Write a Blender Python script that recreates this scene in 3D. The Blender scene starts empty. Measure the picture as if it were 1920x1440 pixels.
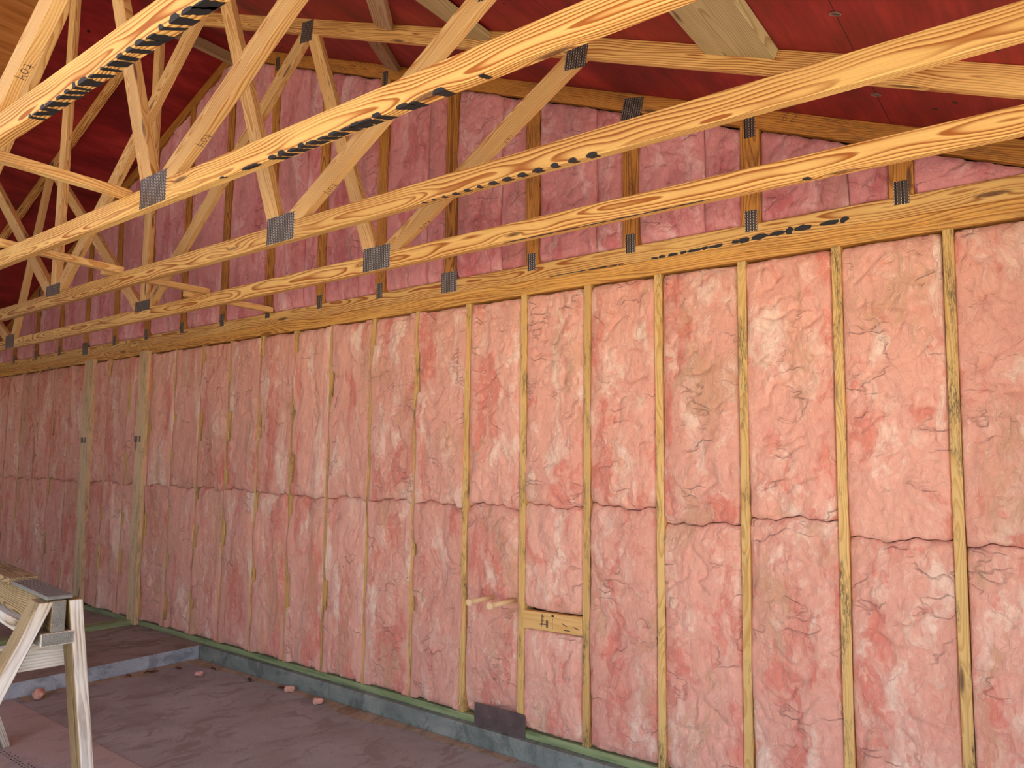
import bpy, bmesh, math, random
import numpy as np
from mathutils import Vector, Matrix

random.seed(7)
PI = math.pi

# ------------------------------------------------------------------ camera, sky, sun, exposure
scene = bpy.context.scene
C = scene.collection
CAM = Vector((0.3247, -3.2965, 1.4473))
YAW, PITCH, ROLL, FOC = 0.6556, 0.0905, 0.0131, 1379.5
cy_, sy_, cp_, sp_ = math.cos(YAW), math.sin(YAW), math.cos(PITCH), math.sin(PITCH)
fwd = Vector((-sy_ * cp_, cy_ * cp_, sp_))
rgt = Vector((cy_, sy_, 0))
up_ = rgt.cross(fwd)
cr_, sr_ = math.cos(ROLL), math.sin(ROLL)
r2, u2 = cr_ * rgt + sr_ * up_, -sr_ * rgt + cr_ * up_
cd = bpy.data.cameras.new('camera')
cam = bpy.data.objects.new('camera', cd)
C.objects.link(cam)
cam.matrix_world = Matrix(((r2.x, u2.x, -fwd.x, CAM.x), (r2.y, u2.y, -fwd.y, CAM.y), (r2.z, u2.z, -fwd.z, CAM.z), (0, 0, 0, 1)))
cd.sensor_width = 36.0
cd.lens = FOC * 36.0 / 1920.0
cd.shift_x = 27.8 / 1920.0
cd.shift_y = 20.75 / 1920.0
cd.clip_start = 0.02
cd.clip_end = 200
scene.camera = cam

w = bpy.data.worlds.new('sky')
scene.world = w
w.use_nodes = True
wn = w.node_tree.nodes
wl = w.node_tree.links
bg = wn['Background']
tc = wn.new('ShaderNodeTexCoord')
sx = wn.new('ShaderNodeSeparateXYZ')
wr = wn.new('ShaderNodeValToRGB')
wl.new(tc.outputs['Generated'], sx.inputs[0])
wl.new(sx.outputs['Z'], wr.inputs[0])
wl.new(wr.outputs[0], bg.inputs[0])
wr.color_ramp.elements[0].color = (0.86, 0.90, 1.0, 1)
wr.color_ramp.elements[1].color = (0.42, 0.58, 1.0, 1)
bg.inputs[1].default_value = 2.5

sd = bpy.data.lights.new('sun', 'SUN')
sd.energy = 20.0
sd.angle = 0.01
sd.color = (1.0, 0.93, 0.82)
sun = bpy.data.objects.new('sun', sd)
C.objects.link(sun)
sun.location = (6, -12, 12)
sun.rotation_euler = Vector((-0.20, 0.12, 0.96)).to_track_quat('Z', 'Y').to_euler()

vs = scene.view_settings
vs.view_transform = 'Standard'
vs.look = 'None'
vs.gamma = 1
vs.use_curve_mapping = False
vs.exposure = 0.0
scene.cycles.use_denoising = True
scene.cycles.max_bounces = 7
scene.cycles.diffuse_bounces = 5
scene.cycles.caustics_reflective = False
scene.cycles.caustics_refractive = False

# ------------------------------------------------------------------ dimensions (metres)
S = 0.4064            # stud spacing
H = 2.455             # underside of trusses
XC = -5.037           # ridge
SL = 5.0 / 12.0
ZL = 4.785             # underside of top chords at ridge
CD = 0.089            # 2x4 depth
TT = 0.038            # 2x4 thickness
SP = 0.6096           # truss spacing
VD = CD * math.sqrt(1 + SL * SL)


def zlow(x):
    return ZL - SL * abs(x - XC)


# ------------------------------------------------------------------ node helpers
class NT:
    def __init__(self, name):
        self.m = bpy.data.materials.new(name)
        self.m.use_nodes = True
        self.t = self.m.node_tree
        self.b = self.t.nodes['Principled BSDF']
        self.out = self.t.nodes['Material Output']

    def n(self, typ, ins=None, **kw):
        nd = self.t.nodes.new('ShaderNode' + typ)
        for k, v in kw.items():
            setattr(nd, k, v)
        for k, v in (ins or {}).items():
            s = nd.inputs[k]
            if hasattr(v, 'is_linked') or isinstance(v, bpy.types.NodeSocket):
                self.t.links.new(v, s)
            else:
                s.default_value = v
        return nd

    def math(self, op, a, b=0.0, c=0.0, clamp=False):
        nd = self.n('Math', {0: a, 1: b, 2: c}, operation=op)
        nd.use_clamp = clamp
        return nd.outputs[0]

    def vmath(self, op, a, b):
        return self.n('VectorMath', {0: a, 1: b}, operation=op).outputs[0]

    def mix(self, f, a, b, blend='MIX'):
        nd = self.t.nodes.new('ShaderNodeMix')
        nd.data_type = 'RGBA'
        nd.blend_type = blend
        for i, v in ((0, f), (6, a), (7, b)):
            if isinstance(v, bpy.types.NodeSocket):
                self.t.links.new(v, nd.inputs[i])
            else:
                nd.inputs[i].default_value = v if i == 0 or len(v) == 4 else (*v, 1)
        return nd.outputs[2]

    def ramp(self, f, stops, interp='LINEAR'):
        nd = self.n('ValToRGB', {0: f})
        cr = nd.color_ramp
        cr.interpolation = interp
        while len(cr.elements) < len(stops):
            cr.elements.new(0.5)
        for e, (p, c) in zip(cr.elements, stops):
            e.position = p
            if isinstance(c, (int, float)):
                c = (c, c, c)
            e.color = (*c, 1)
        return nd.outputs[0]

    def smooth(self, v, a, b):
        nd = self.n('MapRange', {0: v, 1: a, 2: b, 3: 0.0, 4: 1.0}, interpolation_type='SMOOTHSTEP')
        return nd.outputs[0]

    def noise(self, vec, scale=1.0, detail=2.0, rough=0.5, dist=0.0):
        return self.n('TexNoise', {'Vector': vec, 'Scale': scale, 'Detail': detail, 'Roughness': rough, 'Distortion': dist})

    def setb(self, color=None, rough=None, metal=None, bump=None, bs=0.3, bd=0.002):
        if color is not None:
            if isinstance(color, bpy.types.NodeSocket):
                self.t.links.new(color, self.b.inputs['Base Color'])
            else:
                self.b.inputs['Base Color'].default_value = (*color, 1)
        for nm, v in (('Roughness', rough), ('Metallic', metal)):
            if v is not None:
                if isinstance(v, bpy.types.NodeSocket):
                    self.t.links.new(v, self.b.inputs[nm])
                else:
                    self.b.inputs[nm].default_value = v
        if bump is not None:
            bp = self.n('Bump', {'Height': bump, 'Strength': bs, 'Distance': bd})
            self.t.links.new(bp.outputs[0], self.b.inputs['Normal'])
        return self.m


def srgb(r, g, b):
    f = lambda c: (c / 255 / 12.92) if c / 255 <= 0.04045 else ((c / 255 + 0.055) / 1.055) ** 2.4
    return (f(r), f(g), f(b))


def wood(name, light, dark, ringw=0.0085, stain=None, stain_amt=0.0, knot=(0.10, 0.035, 0.012), rough=0.62, contrast=1.0, grey=0.0):
    """solid pine: growth rings round a pith that wanders along the board; attribute wc = (along, across, across)"""
    k = NT(name)
    at = k.n('Attribute', attribute_name='wc').outputs['Vector']
    low = k.noise(k.vmath('MULTIPLY', at, (1.3, 4.0, 4.0)), 1.0, 2.0, 0.55).outputs['Color']
    off = k.vmath('MULTIPLY', k.vmath('SUBTRACT', low, (0.5, 0.5, 0.5)), (0.0, 0.085, 0.085))
    p = k.vmath('ADD', at, off)
    # knots
    kv = k.n('TexVoronoi', {'Vector': k.vmath('MULTIPLY', at, (1.9, 11.0, 11.0)), 'Scale': 1.0, 'Randomness': 1.0}, feature='F1')
    kd = kv.outputs['Distance']
    kbend = k.math('MULTIPLY', k.math('POWER', 2.718, k.math('MULTIPLY', kd, -7.0)), 0.035)
    sep = k.n('SeparateXYZ', {0: p})
    r = k.math('SQRT', k.math('ADD', k.math('POWER', sep.outputs[1], 2.0), k.math('POWER', sep.outputs[2], 2.0)))
    r = k.math('ADD', r, kbend)
    fr = k.math('FRACT', k.math('DIVIDE', r, ringw))
    ring = k.ramp(fr, [(0.0, 0.08), (0.45, 0.25), (0.80, 1.0), (0.90, 0.9), (1.0, 0.08)])
    fine = k.noise(k.vmath('MULTIPLY', at, (6.0, 260.0, 260.0)), 1.0, 3.0, 0.6).outputs['Fac']
    big = k.noise(k.vmath('MULTIPLY', at, (1.1, 9.0, 9.0)), 1.0, 3.0, 0.6).outputs['Fac']
    f = k.math('MULTIPLY', k.math('MULTIPLY', ring, contrast), k.smooth(big, 0.15, 0.62), clamp=True)
    col = k.mix(f, light, dark)
    col = k.mix(k.math('MULTIPLY', k.smooth(fine, 0.35, 0.75), 0.28), col, dark, 'MIX')
    oi = k.n('ObjectInfo').outputs['Random']
    col = k.mix(0.55, col, k.ramp(oi, [(0.0, (0.62, 0.58, 0.52)), (0.5, (0.86, 0.84, 0.80)), (1.0, (1.0, 1.0, 1.0))]), 'MULTIPLY')
    km = k.math('SUBTRACT', 1.0, k.smooth(kd, 0.07, 0.15))
    col = k.mix(k.math('MULTIPLY', km, 0.85), col, knot)
    if stain is not None:
        s1 = k.noise(k.vmath('MULTIPLY', at, (4.0, 22.0, 22.0)), 1.0, 5.0, 0.68).outputs['Fac']
        s2 = k.noise(k.vmath('MULTIPLY', at, (40.0, 300.0, 300.0)), 1.0, 3.0, 0.7).outputs['Fac']
        sm = k.math('MULTIPLY', k.smooth(s1, 0.47, 0.64), k.smooth(s2, 0.36, 0.62))
        col = k.mix(k.math('MULTIPLY', sm, stain_amt), col, stain)
    if grey:
        g1 = k.noise(k.vmath('MULTIPLY', at, (3.0, 14.0, 14.0)), 1.0, 4.0, 0.6).outputs['Fac']
        col = k.mix(k.math('MULTIPLY', k.smooth(g1, 0.3, 0.6), grey), col, (0.72, 0.73, 0.72))
    h = k.math('ADD', k.math('MULTIPLY', ring, -0.4), fine)
    return k.setb(col, rough, 0.0, h, 0.35, 0.0012)


M = {}
M['chord'] = wood('pine_chord', srgb(246, 206, 124), srgb(164, 94, 22), contrast=1.3)
M['web'] = wood('pine_web', srgb(246, 210, 140), srgb(194, 130, 58), ringw=0.006)
M['gable'] = wood('pine_gable', srgb(222, 158, 66), srgb(140, 76, 18), stain=srgb(30, 20, 10), stain_amt=0.55)
M['plate'] = wood('pine_plate', srgb(236, 184, 96), srgb(160, 96, 28), stain=srgb(50, 32, 14), stain_amt=0.35)
M['stud'] = wood('pine_stud', srgb(238, 204, 130), srgb(200, 150, 74), ringw=0.005, stain=srgb(52, 46, 26), stain_amt=0.85, contrast=0.8)
M['post'] = wood('pine_post', srgb(236, 210, 162), srgb(198, 158, 106), ringw=0.006, stain=srgb(84, 74, 52), stain_amt=0.6, contrast=0.6)
M['treated'] = wood('treated_board', srgb(206, 192, 142), srgb(150, 122, 68), ringw=0.009)
M['block'] = wood('pine_block', srgb(238, 196, 124), srgb(212, 160, 84), ringw=0.012, contrast=0.6)
M['pale'] = wood('pale_board', srgb(200, 176, 140), srgb(150, 112, 66), ringw=0.011)
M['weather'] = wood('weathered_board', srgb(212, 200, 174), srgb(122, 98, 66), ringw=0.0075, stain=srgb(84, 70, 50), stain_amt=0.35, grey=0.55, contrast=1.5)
M['weather2'] = wood('weathered_brown_board', srgb(178, 156, 114), srgb(108, 84, 50), ringw=0.007, stain=srgb(50, 38, 20), stain_amt=0.5, contrast=1.2)
M['endgrey'] = wood('weathered_end', srgb(140, 140, 132), srgb(84, 84, 80), ringw=0.004, stain=srgb(50, 50, 48), stain_amt=0.5)

# green treated sill
k = NT('green_sill')
at = k.n('Attribute', attribute_name='wc').outputs['Vector']
n1 = k.noise(k.vmath('MULTIPLY', at, (3, 30, 30)), 1.0, 4.0, 0.6).outputs['Fac']
M['green'] = k.setb(k.ramp(n1, [(0.3, srgb(106, 122, 80)), (0.5, srgb(140, 156, 106)), (0.7, srgb(160, 172, 128))]), 0.8, 0.0, n1, 0.3, 0.002)

# galvanised punched connector plate: wc = (u, v, 0) in metres
k = NT('punched_steel')
at = k.n('Attribute', attribute_name='wc').outputs['Vector']
sp = k.n('SeparateXYZ', {0: at})
u = k.math('DIVIDE', sp.outputs[0], 0.0256)
v = k.math('DIVIDE', sp.outputs[1], 0.0127)
row = k.math('FLOOR', u)
fv = k.math('FRACT', k.math('ADD', v, k.math('MULTIPLY', row, 0.5)))
fu = k.math('FRACT', u)
du = k.math('ABSOLUTE', k.math('SUBTRACT', fu, 0.5))
dv = k.math('ABSOLUTE', k.math('SUBTRACT', fv, 0.5))
slot = k.math('MULTIPLY', k.math('LESS_THAN', du, 0.17), k.math('LESS_THAN', dv, 0.40))
lip_glint = k.math('MULTIPLY', k.math('MULTIPLY', k.math('GREATER_THAN', du, 0.17), k.math('LESS_THAN', du, 0.26)), k.math('LESS_THAN', dv, 0.28))
nz = k.noise(at, 60.0, 2.0).outputs['Fac']
base = k.mix(nz, srgb(84, 74, 62), srgb(120, 108, 92))
col = k.mix(slot, base, srgb(26, 20, 14))
col = k.mix(lip_glint, col, srgb(240, 234, 220))  # punched lips coloured near-white, a glint painted into the steel
M['steel'] = k.setb(col, 0.42, k.math('SUBTRACT', 0.75, k.math('MULTIPLY', slot, 0.7)), k.math('SUBTRACT', lip_glint, slot), 0.8, 0.002)

k = NT('clip_steel'); M['clip'] = k.setb(srgb(170, 165, 155), 0.4, 0.9)
k = NT('spray_paint'); M['black'] = k.setb((0.012, 0.012, 0.012), 0.55)
k = NT('ink'); M['ink'] = k.setb((0.03, 0.025, 0.03), 0.8)
k = NT('cream_pipe'); M['pipe'] = k.setb(srgb(236, 208, 158), 0.38)
k = NT('orange_stripe'); M['stripe'] = k.setb(srgb(226, 160, 40), 0.5)
k = NT('nail_plate_steel')
at = k.n('TexCoord').outputs['Object']
nz = k.noise(at, 14.0, 3.0).outputs['Fac']
M['shield'] = k.setb(k.ramp(nz, [(0.3, srgb(88, 74, 72)), (0.7, srgb(112, 96, 92))]), 0.5, 0.2)


# insulation
def insulation(name, base, pale, deep, tan, crease_shade):
    k = NT(name)
    P0 = k.n('Attribute', attribute_name='wc').outputs['Vector']
    wv = k.noise(k.vmath('MULTIPLY', P0, (3.6, 3.6, 2.4)), 1.0, 4.0, 0.62).outputs['Color']
    P = k.vmath('ADD', P0, k.vmath('MULTIPLY', k.vmath('SUBTRACT', wv, (0.5, 0.5, 0.5)), (0.34, 0.34, 0.46)))
    P1 = k.vmath('ADD', P0, k.vmath('MULTIPLY', k.vmath('SUBTRACT', wv, (0.5, 0.5, 0.5)), (0.10, 0.10, 0.12)))
    a = k.noise(k.vmath('MULTIPLY', P, (7.0, 7.0, 2.6)), 1.0, 6.0, 0.66).outputs['Fac']
    b = k.noise(k.vmath('MULTIPLY', k.vmath('ADD', P, (2.9, 3.1, 9.4)), (6.0, 6.0, 2.2)), 1.0, 5.0, 0.64).outputs['Fac']
    c = k.noise(k.vmath('MULTIPLY', k.vmath('ADD', P, (7.3, 1.1, 4.4)), (4.4, 4.4, 1.7)), 1.0, 5.0, 0.64).outputs['Fac']
    col = k.mix(k.smooth(a, 0.50, 0.66), base, pale)
    col = k.mix(k.math('MULTIPLY', k.smooth(b, 0.50, 0.64), 0.85), col, deep)
    col = k.mix(k.math('MULTIPLY', k.smooth(c, 0.53, 0.66), 0.75), col, tan)
    fib = k.noise(k.vmath('MULTIPLY', P, (60.0, 60.0, 9.0)), 1.0, 5.0, 0.7).outputs['Fac']
    col = k.mix(k.math('MULTIPLY', k.smooth(fib, 0.52, 0.72), 0.30), col, pale)
    col = k.mix(k.math('MULTIPLY', k.smooth(fib, 0.48, 0.30), 0.22), col, deep)
    wsp = k.math('ABSOLUTE', k.math('SUBTRACT', k.noise(k.vmath('MULTIPLY', P, (11.0, 11.0, 2.2)), 1.0, 3.0, 0.5).outputs['Fac'], 0.5))
    wisp = k.math('MULTIPLY', k.math('SUBTRACT', 1.0, k.smooth(wsp, 0.0, 0.012)), k.smooth(c, 0.40, 0.55))
    col = k.mix(k.math('MULTIPLY', wisp, 0.4), col, pale)
    crk = k.math('ABSOLUTE', k.math('SUBTRACT', k.noise(k.vmath('MULTIPLY', P1, (3.6, 3.6, 7.5)), 1.0, 3.0, 0.5).outputs['Fac'], 0.5))
    gate = k.smooth(k.noise(P0, 5.0, 2.0).outputs['Fac'], 0.50, 0.66)
    cr = k.math('MULTIPLY', k.math('SUBTRACT', 1.0, k.smooth(crk, 0.0, 0.018)), gate)
    col = k.mix(k.math('MULTIPLY', cr, 0.26), col, crease_shade)  # shade of the creases put into the colour along the crack lines
    oi = k.n('ObjectInfo').outputs['Random']
    col = k.mix(0.8, col, k.ramp(oi, [(0.0, (0.86, 0.80, 0.80)), (0.5, (0.97, 0.93, 0.92)), (1.0, (1.0, 1.0, 1.0))]), 'MULTIPLY')
    h = k.math('ADD', k.math('MULTIPLY', fib, 0.55), k.math('MULTIPLY', a, 0.9))
    h = k.math('SUBTRACT', h, k.math('MULTIPLY', cr, 0.5))
    h = k.math('ADD', h, k.math('MULTIPLY', wisp, 0.12))
    k.setb(col, 0.95, 0.0, h, 0.85, 0.018)
    k.b.inputs['Sheen Weight'].default_value = 0.25
    k.b.inputs['Sheen Roughness'].default_value = 0.6
    k.b.inputs['Sheen Tint'].default_value = (1, 0.8, 0.8, 1)
    return k.m


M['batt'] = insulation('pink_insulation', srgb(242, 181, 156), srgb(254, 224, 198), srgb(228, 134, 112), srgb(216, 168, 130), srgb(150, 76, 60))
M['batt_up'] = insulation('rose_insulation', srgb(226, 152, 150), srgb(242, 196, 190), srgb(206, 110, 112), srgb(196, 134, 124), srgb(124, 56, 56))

# red coated sheathing: wc = (along ridge, down slope, 0)
k = NT('red_sheathing')
at = k.n('Attribute', attribute_name='wc').outputs['Vector']
wv = k.noise(k.vmath('MULTIPLY', at, (0.9, 3.0, 1.0)), 1.0, 3.0, 0.6).outputs['Color']
P = k.vmath('ADD', at, k.vmath('MULTIPLY', k.vmath('SUBTRACT', wv, (0.5, 0.5, 0.5)), (0.0, 0.10, 0.0)))
g1 = k.noise(k.vmath('MULTIPLY', P, (4.0, 60.0, 1.0)), 1.0, 4.0, 0.6).outputs['Fac']
g2 = k.noise(k.vmath('MULTIPLY', P, (1.2, 4.0, 1.0)), 1.0, 4.0, 0.65).outputs['Fac']
g3 = k.noise(k.vmath('MULTIPLY', P, (5.0, 90.0, 1.0)), 1.3, 5.0, 0.7).outputs['Fac']
col = k.ramp(g2, [(0.3, srgb(96, 14, 16)), (0.5, srgb(148, 30, 32)), (0.7, srgb(184, 56, 54))])
col = k.mix(k.math('MULTIPLY', k.smooth(g1, 0.4, 0.7), 0.4), col, srgb(96, 14, 18))
col = k.mix(k.math('MULTIPLY', k.smooth(g3, 0.66, 0.76), 0.5), col, srgb(200, 110, 110))
sp = k.n('SeparateXYZ', {0: at})
m1 = k.math('ABSOLUTE', k.math('SUBTRACT', k.math('FRACT', k.math('DIVIDE', sp.outputs[1], 1.2192)), 0.5))
seam = k.math('GREATER_THAN', m1, 0.4985)
rowi = k.math('FLOOR', k.math('DIVIDE', sp.outputs[1], 1.2192))
m2 = k.math('ABSOLUTE', k.math('SUBTRACT', k.math('FRACT', k.math('ADD', k.math('DIVIDE', sp.outputs[0], 2.4384), k.math('MULTIPLY', rowi, 0.5))), 0.5))
seam2 = k.math('MAXIMUM', seam, k.math('GREATER_THAN', m2, 0.4992))
col = k.mix(seam2, col, srgb(30, 6, 8))
vk = k.n('TexVoronoi', {'Vector': k.vmath('MULTIPLY', at, (3.2, 3.2, 1.0)), 'Scale': 1.0}, feature='F1').outputs['Distance']
col = k.mix(k.math('SUBTRACT', 1.0, k.smooth(vk, 0.035, 0.05)), col, srgb(40, 8, 10))
M['red'] = k.setb(col, 0.6, 0.0, g1, 0.2, 0.001)

k = NT('bare_plywood')
at = k.n('Attribute', attribute_name='wc').outputs['Vector']
g1 = k.noise(k.vmath('MULTIPLY', at, (1.5, 12.0, 1.0)), 1.0, 4.0, 0.6, 0.6).outputs['Fac']
M['ply'] = k.setb(k.ramp(g1, [(0.3, srgb(150, 92, 36)), (0.5, srgb(190, 124, 58)), (0.7, srgb(206, 146, 84))]), 0.7)


def concrete(name, c0, c1, c2, streak, sc=(2.0, 2.0, 2.0)):
    k = NT(name)
    at = k.n('TexCoord').outputs['Object']
    wv = k.noise(at, 1.6, 3.0, 0.6).outputs['Color']
    P = k.vmath('ADD', at, k.vmath('MULTIPLY', k.vmath('SUBTRACT', wv, (0.5, 0.5, 0.5)), (0.5, 0.5, 0.5)))
    a = k.noise(k.vmath('MULTIPLY', P, sc), 1.0, 6.0, 0.62).outputs['Fac']
    b = k.noise(k.vmath('MULTIPLY', P, (9.0, 3.5, 6.0)), 1.0, 5.0, 0.7, 0.5).outputs['Fac']
    f = k.noise(at, 90.0, 3.0, 0.7).outputs['Fac']
    col = k.ramp(a, [(0.32, c0), (0.5, c1), (0.68, c2)])
    col = k.mix(k.math('MULTIPLY', k.smooth(b, 0.50, 0.62), 0.75), col, streak)
    col = k.mix(k.math('MULTIPLY', k.smooth(f, 0.4, 0.7), 0.15), col, (0.02, 0.02, 0.02))
    return k.setb(col, 0.75, 0.0, k.math('ADD', k.math('MULTIPLY', f, 0.3), b), 0.4, 0.003)


M['slab'] = concrete('stained_slab', srgb(150, 144, 136), srgb(164, 160, 154), srgb(178, 174, 172), srgb(138, 128, 120))
M['slab2'] = concrete('raised_slab', srgb(138, 124, 112), srgb(152, 138, 126), srgb(164, 152, 144), srgb(114, 100, 88))
M['curb'] = concrete('curb_concrete', srgb(112, 122, 114), srgb(132, 142, 132), srgb(154, 160, 148), srgb(94, 102, 94), (3, 3, 6))
M['stepface_skylit'] = concrete('step_concrete_skylit', srgb(160, 172, 178), srgb(178, 190, 196), srgb(196, 206, 210), srgb(128, 138, 146), (3, 2, 8))  # cool skylight on the step face painted into its colour
M['drive'] = concrete('driveway', srgb(190, 178, 160), srgb(205, 192, 172), srgb(214, 204, 188), srgb(170, 158, 140))
M['sheetb'] = concrete('brown_sheet', srgb(174, 156, 144), srgb(182, 164, 152), srgb(190, 174, 164), srgb(164, 150, 142), (1, 1, 1))
M['sheath'] = concrete('dark_sheathing', srgb(60, 40, 24), srgb(80, 56, 34), srgb(96, 70, 44), srgb(44, 30, 20))
M['dirt'] = concrete('sawdust', srgb(156, 134, 106), srgb(170, 148, 120), srgb(184, 166, 140), srgb(134, 110, 82), (12, 12, 12))
k = NT('dead_leaf'); M['leaf'] = k.setb(srgb(86, 50, 34), 0.8)


# ------------------------------------------------------------------ mesh helpers
def tag(o, label=None, cat=None, group=None, kind=None):
    if label: o['label'] = label
    if cat: o['category'] = cat
    if group: o['group'] = group
    if kind: o['kind'] = kind
    return o


def empty(name, loc=(0, 0, 0)):
    o = bpy.data.objects.new(name, None)
    o.empty_display_size = 0.1
    o.location = loc
    C.objects.link(o)
    return o


def finish(name, bm, mat, parent=None, frame=None, bevel=0.0018, smooth=False):
    """frame = (origin, grain axis, b axis, c axis, offsets) used for the solid wood coordinates"""
    if bevel:
        bmesh.ops.bevel(bm, geom=list(bm.edges), offset=bevel, segments=1, affect='EDGES', profile=0.5)
    bmesh.ops.recalc_face_normals(bm, faces=list(bm.faces))
    me = bpy.data.meshes.new(name)
    bm.to_mesh(me)
    bm.free()
    if frame is not None:
        o0, a, b, c, off = frame
        at = me.attributes.new('wc', 'FLOAT_VECTOR', 'POINT')
        vals = []
        for v in me.vertices:
            d = v.co - o0
            vals += [d.dot(a) + off[0], d.dot(b) + off[1], d.dot(c) + off[2]]
        at.data.foreach_set('vector', vals)
    mats = mat if isinstance(mat, (list, tuple)) else [mat]
    for m in mats:
        me.materials.append(m)
    if smooth:
        for p in me.polygons:
            p.use_smooth = True
    o = bpy.data.objects.new(name, me)
    C.objects.link(o)
    if parent is not None:
        o.parent = parent
        if parent.location.length > 0 and parent.parent is None:
            o.matrix_parent_inverse = Matrix.Translation(-parent.location)
    return o


def roff(spread=0.05):
    ang = random.uniform(0, 2 * PI)
    r = random.uniform(0.015, spread)
    return (random.uniform(0, 80), r * math.cos(ang), r * math.sin(ang))


def board(name, p0, p1, wdt, thk, mat, parent=None, upv=(0, 0, 1), bevel=0.0018, off=None, segs=1, warp=0.0):
    """rectangular board from p0 to p1; wdt along upv, thk along the third axis"""
    p0, p1 = Vector(p0), Vector(p1)
    a = (p1 - p0).normalized()
    c = a.cross(Vector(upv)).normalized()
    b = c.cross(a).normalized()
    bm = bmesh.new()
    rings = []
    L = (p1 - p0).length
    ph = random.uniform(0, 6)
    for i in range(segs + 1):
        t = i / segs
        q = p0 + a * (L * t)
        q = q + (c * math.sin(ph + 3.1 * t) * warp if warp else Vector())
        rings.append([bm.verts.new(q + b * (sb * wdt / 2) + c * (sc * thk / 2)) for sb, sc in ((-1, -1), (1, -1), (1, 1), (-1, 1))])
    for i in range(segs):
        for j in range(4):
            bm.faces.new((rings[i][j], rings[i][(j + 1) % 4], rings[i + 1][(j + 1) % 4], rings[i + 1][j]))
    bm.faces.new(rings[0][::-1])
    bm.faces.new(rings[-1])
    return finish(name, bm, mat, parent, (p0, a, b, c, off or roff()), bevel)


def clip(poly, n, d):
    """keep the part of a 2-D polygon where n.p <= d"""
    out = []
    for i in range(len(poly)):
        p, q = poly[i], poly[(i + 1) % len(poly)]
        fp, fq = n[0] * p[0] + n[1] * p[1] - d, n[0] * q[0] + n[1] * q[1] - d
        if fp <= 0:
            out.append(p)
        if fp * fq < 0:
            t = fp / (fp - fq)
            out.append((p[0] + t * (q[0] - p[0]), p[1] + t * (q[1] - p[1])))
    return out


def xzprism(name, poly, y0, y1, ax, mat, parent, bevel=0.0015, off=None):
    """polygon in the xz plane extruded from y0 to y1, grain along ax"""
    bm = bmesh.new()
    f = [bm.verts.new((x, y0, z)) for x, z in poly]
    g = [bm.verts.new((x, y1, z)) for x, z in poly]
    n = len(poly)
    bm.faces.new(f)
    bm.faces.new(g[::-1])
    for i in range(n):
        bm.faces.new((f[i], g[i], g[(i + 1) % n], f[(i + 1) % n]))
    a = Vector((ax[0], 0, ax[1])).normalized()
    c = Vector((0, 1, 0))
    b = c.cross(a)
    cx = sum(p[0] for p in poly) / n
    cz = sum(p[1] for p in poly) / n
    return finish(name, bm, mat, parent, (Vector((cx, (y0 + y1) / 2, cz)), a, b, c, off or roff()), bevel)


def connector(parent, x, z, wdt, hgt, y, rot=0.0):
    """punched plate pressed on the face at y (towards the camera)"""
    bm = bmesh.new()
    ca, sa = math.cos(rot), math.sin(rot)
    vs_ = []
    for yy in (y, y - 0.0014):
        for sx_, sz_ in ((-1, -1), (1, -1), (1, 1), (-1, 1)):
            lx, lz = sx_ * wdt / 2, sz_ * hgt / 2
            vs_.append(bm.verts.new((x + lx * ca - lz * sa, yy, z + lx * sa + lz * ca)))
    for f in ((0, 1, 2, 3), (7, 6, 5, 4), (0, 4, 5, 1), (1, 5, 6, 2), (2, 6, 7, 3), (3, 7, 4, 0)):
        bm.faces.new([vs_[i] for i in f])
    return finish('connector_plate', bm, M['steel'], parent,
                  (Vector((x, y, z)), Vector((ca, 0, sa)), Vector((-sa, 0, ca)), Vector((0, 1, 0)), (5.0, 5.0, 0)), 0)


# ------------------------------------------------------------------ setting
def slab(name, x0, x1, y0, y1, z0, z1, mat, kind='structure', bevel=0.004):
    bm = bmesh.new()
    bmesh.ops.create_cube(bm, size=1.0)
    for v in bm.verts:
        v.co = Vector(((x0 + x1) / 2 + v.co.x * (x1 - x0), (y0 + y1) / 2 + v.co.y * (y1 - y0), (z0 + z1) / 2 + v.co.z * (z1 - z0)))
    o = finish(name, bm, mat, None, None, bevel)
    if kind:
        o['kind'] = kind
    return o


FZ = -0.10
slab('floor', -5.06, 0.78, -4.2, -0.045, FZ - 0.1, FZ, M['slab'])
slab('floor', -10.9, -5.06, -4.2, 0.2, FZ - 0.1, 0.0, [M['slab2']])
st = slab('floor_step', -5.066, -5.058, -4.2, -0.045, FZ, -0.001, M['stepface_skylit'], bevel=0.0015)
slab('trim_1', -5.056, 0.78, -0.045, 0.2, FZ - 0.1, -0.001, M['curb'], bevel=0.006)
slab('ground', -30, 30, -40, -4.2, FZ - 0.3, FZ - 0.02, M['drive'])
slab('ground', 0.78, 30, -4.2, 30, FZ - 0.3, FZ - 0.02, M['drive'])
slab('ground', -30, -10.9, -4.2, 30, FZ - 0.3, FZ - 0.02, M['drive'])
slab('wall_back', -10.9, 0.78, 0.092, 0.11, 0.0, 2.5, M['sheath'])
# gable sheathing
gp = [(-10.75, 2.5), (0.70, 2.5), (XC, ZL + VD)]
o = xzprism('wall_gable', gp, 0.092, 0.11, (1, 0), M['sheath'], None, 0)
o['kind'] = 'structure'
# right side wall: short return by the corner, then the opening
slab('wall_right', 0.66, 0.78, -0.55, 0.092, 0.0, H, M['sheath'])
slab('wall_left', -10.87, -10.75, -1.5, 0.092, 0.0, H, M['sheath'])
slab('wall_left', -10.87, -10.75, -4.2, -2.8, 0.0, H, M['sheath'])
slab('wall_front_added', -10.87, -3.6, -4.2, -4.1, 0.0, H + 0.4, M['sheath'])  # out of view, added to keep light off the left side


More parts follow.
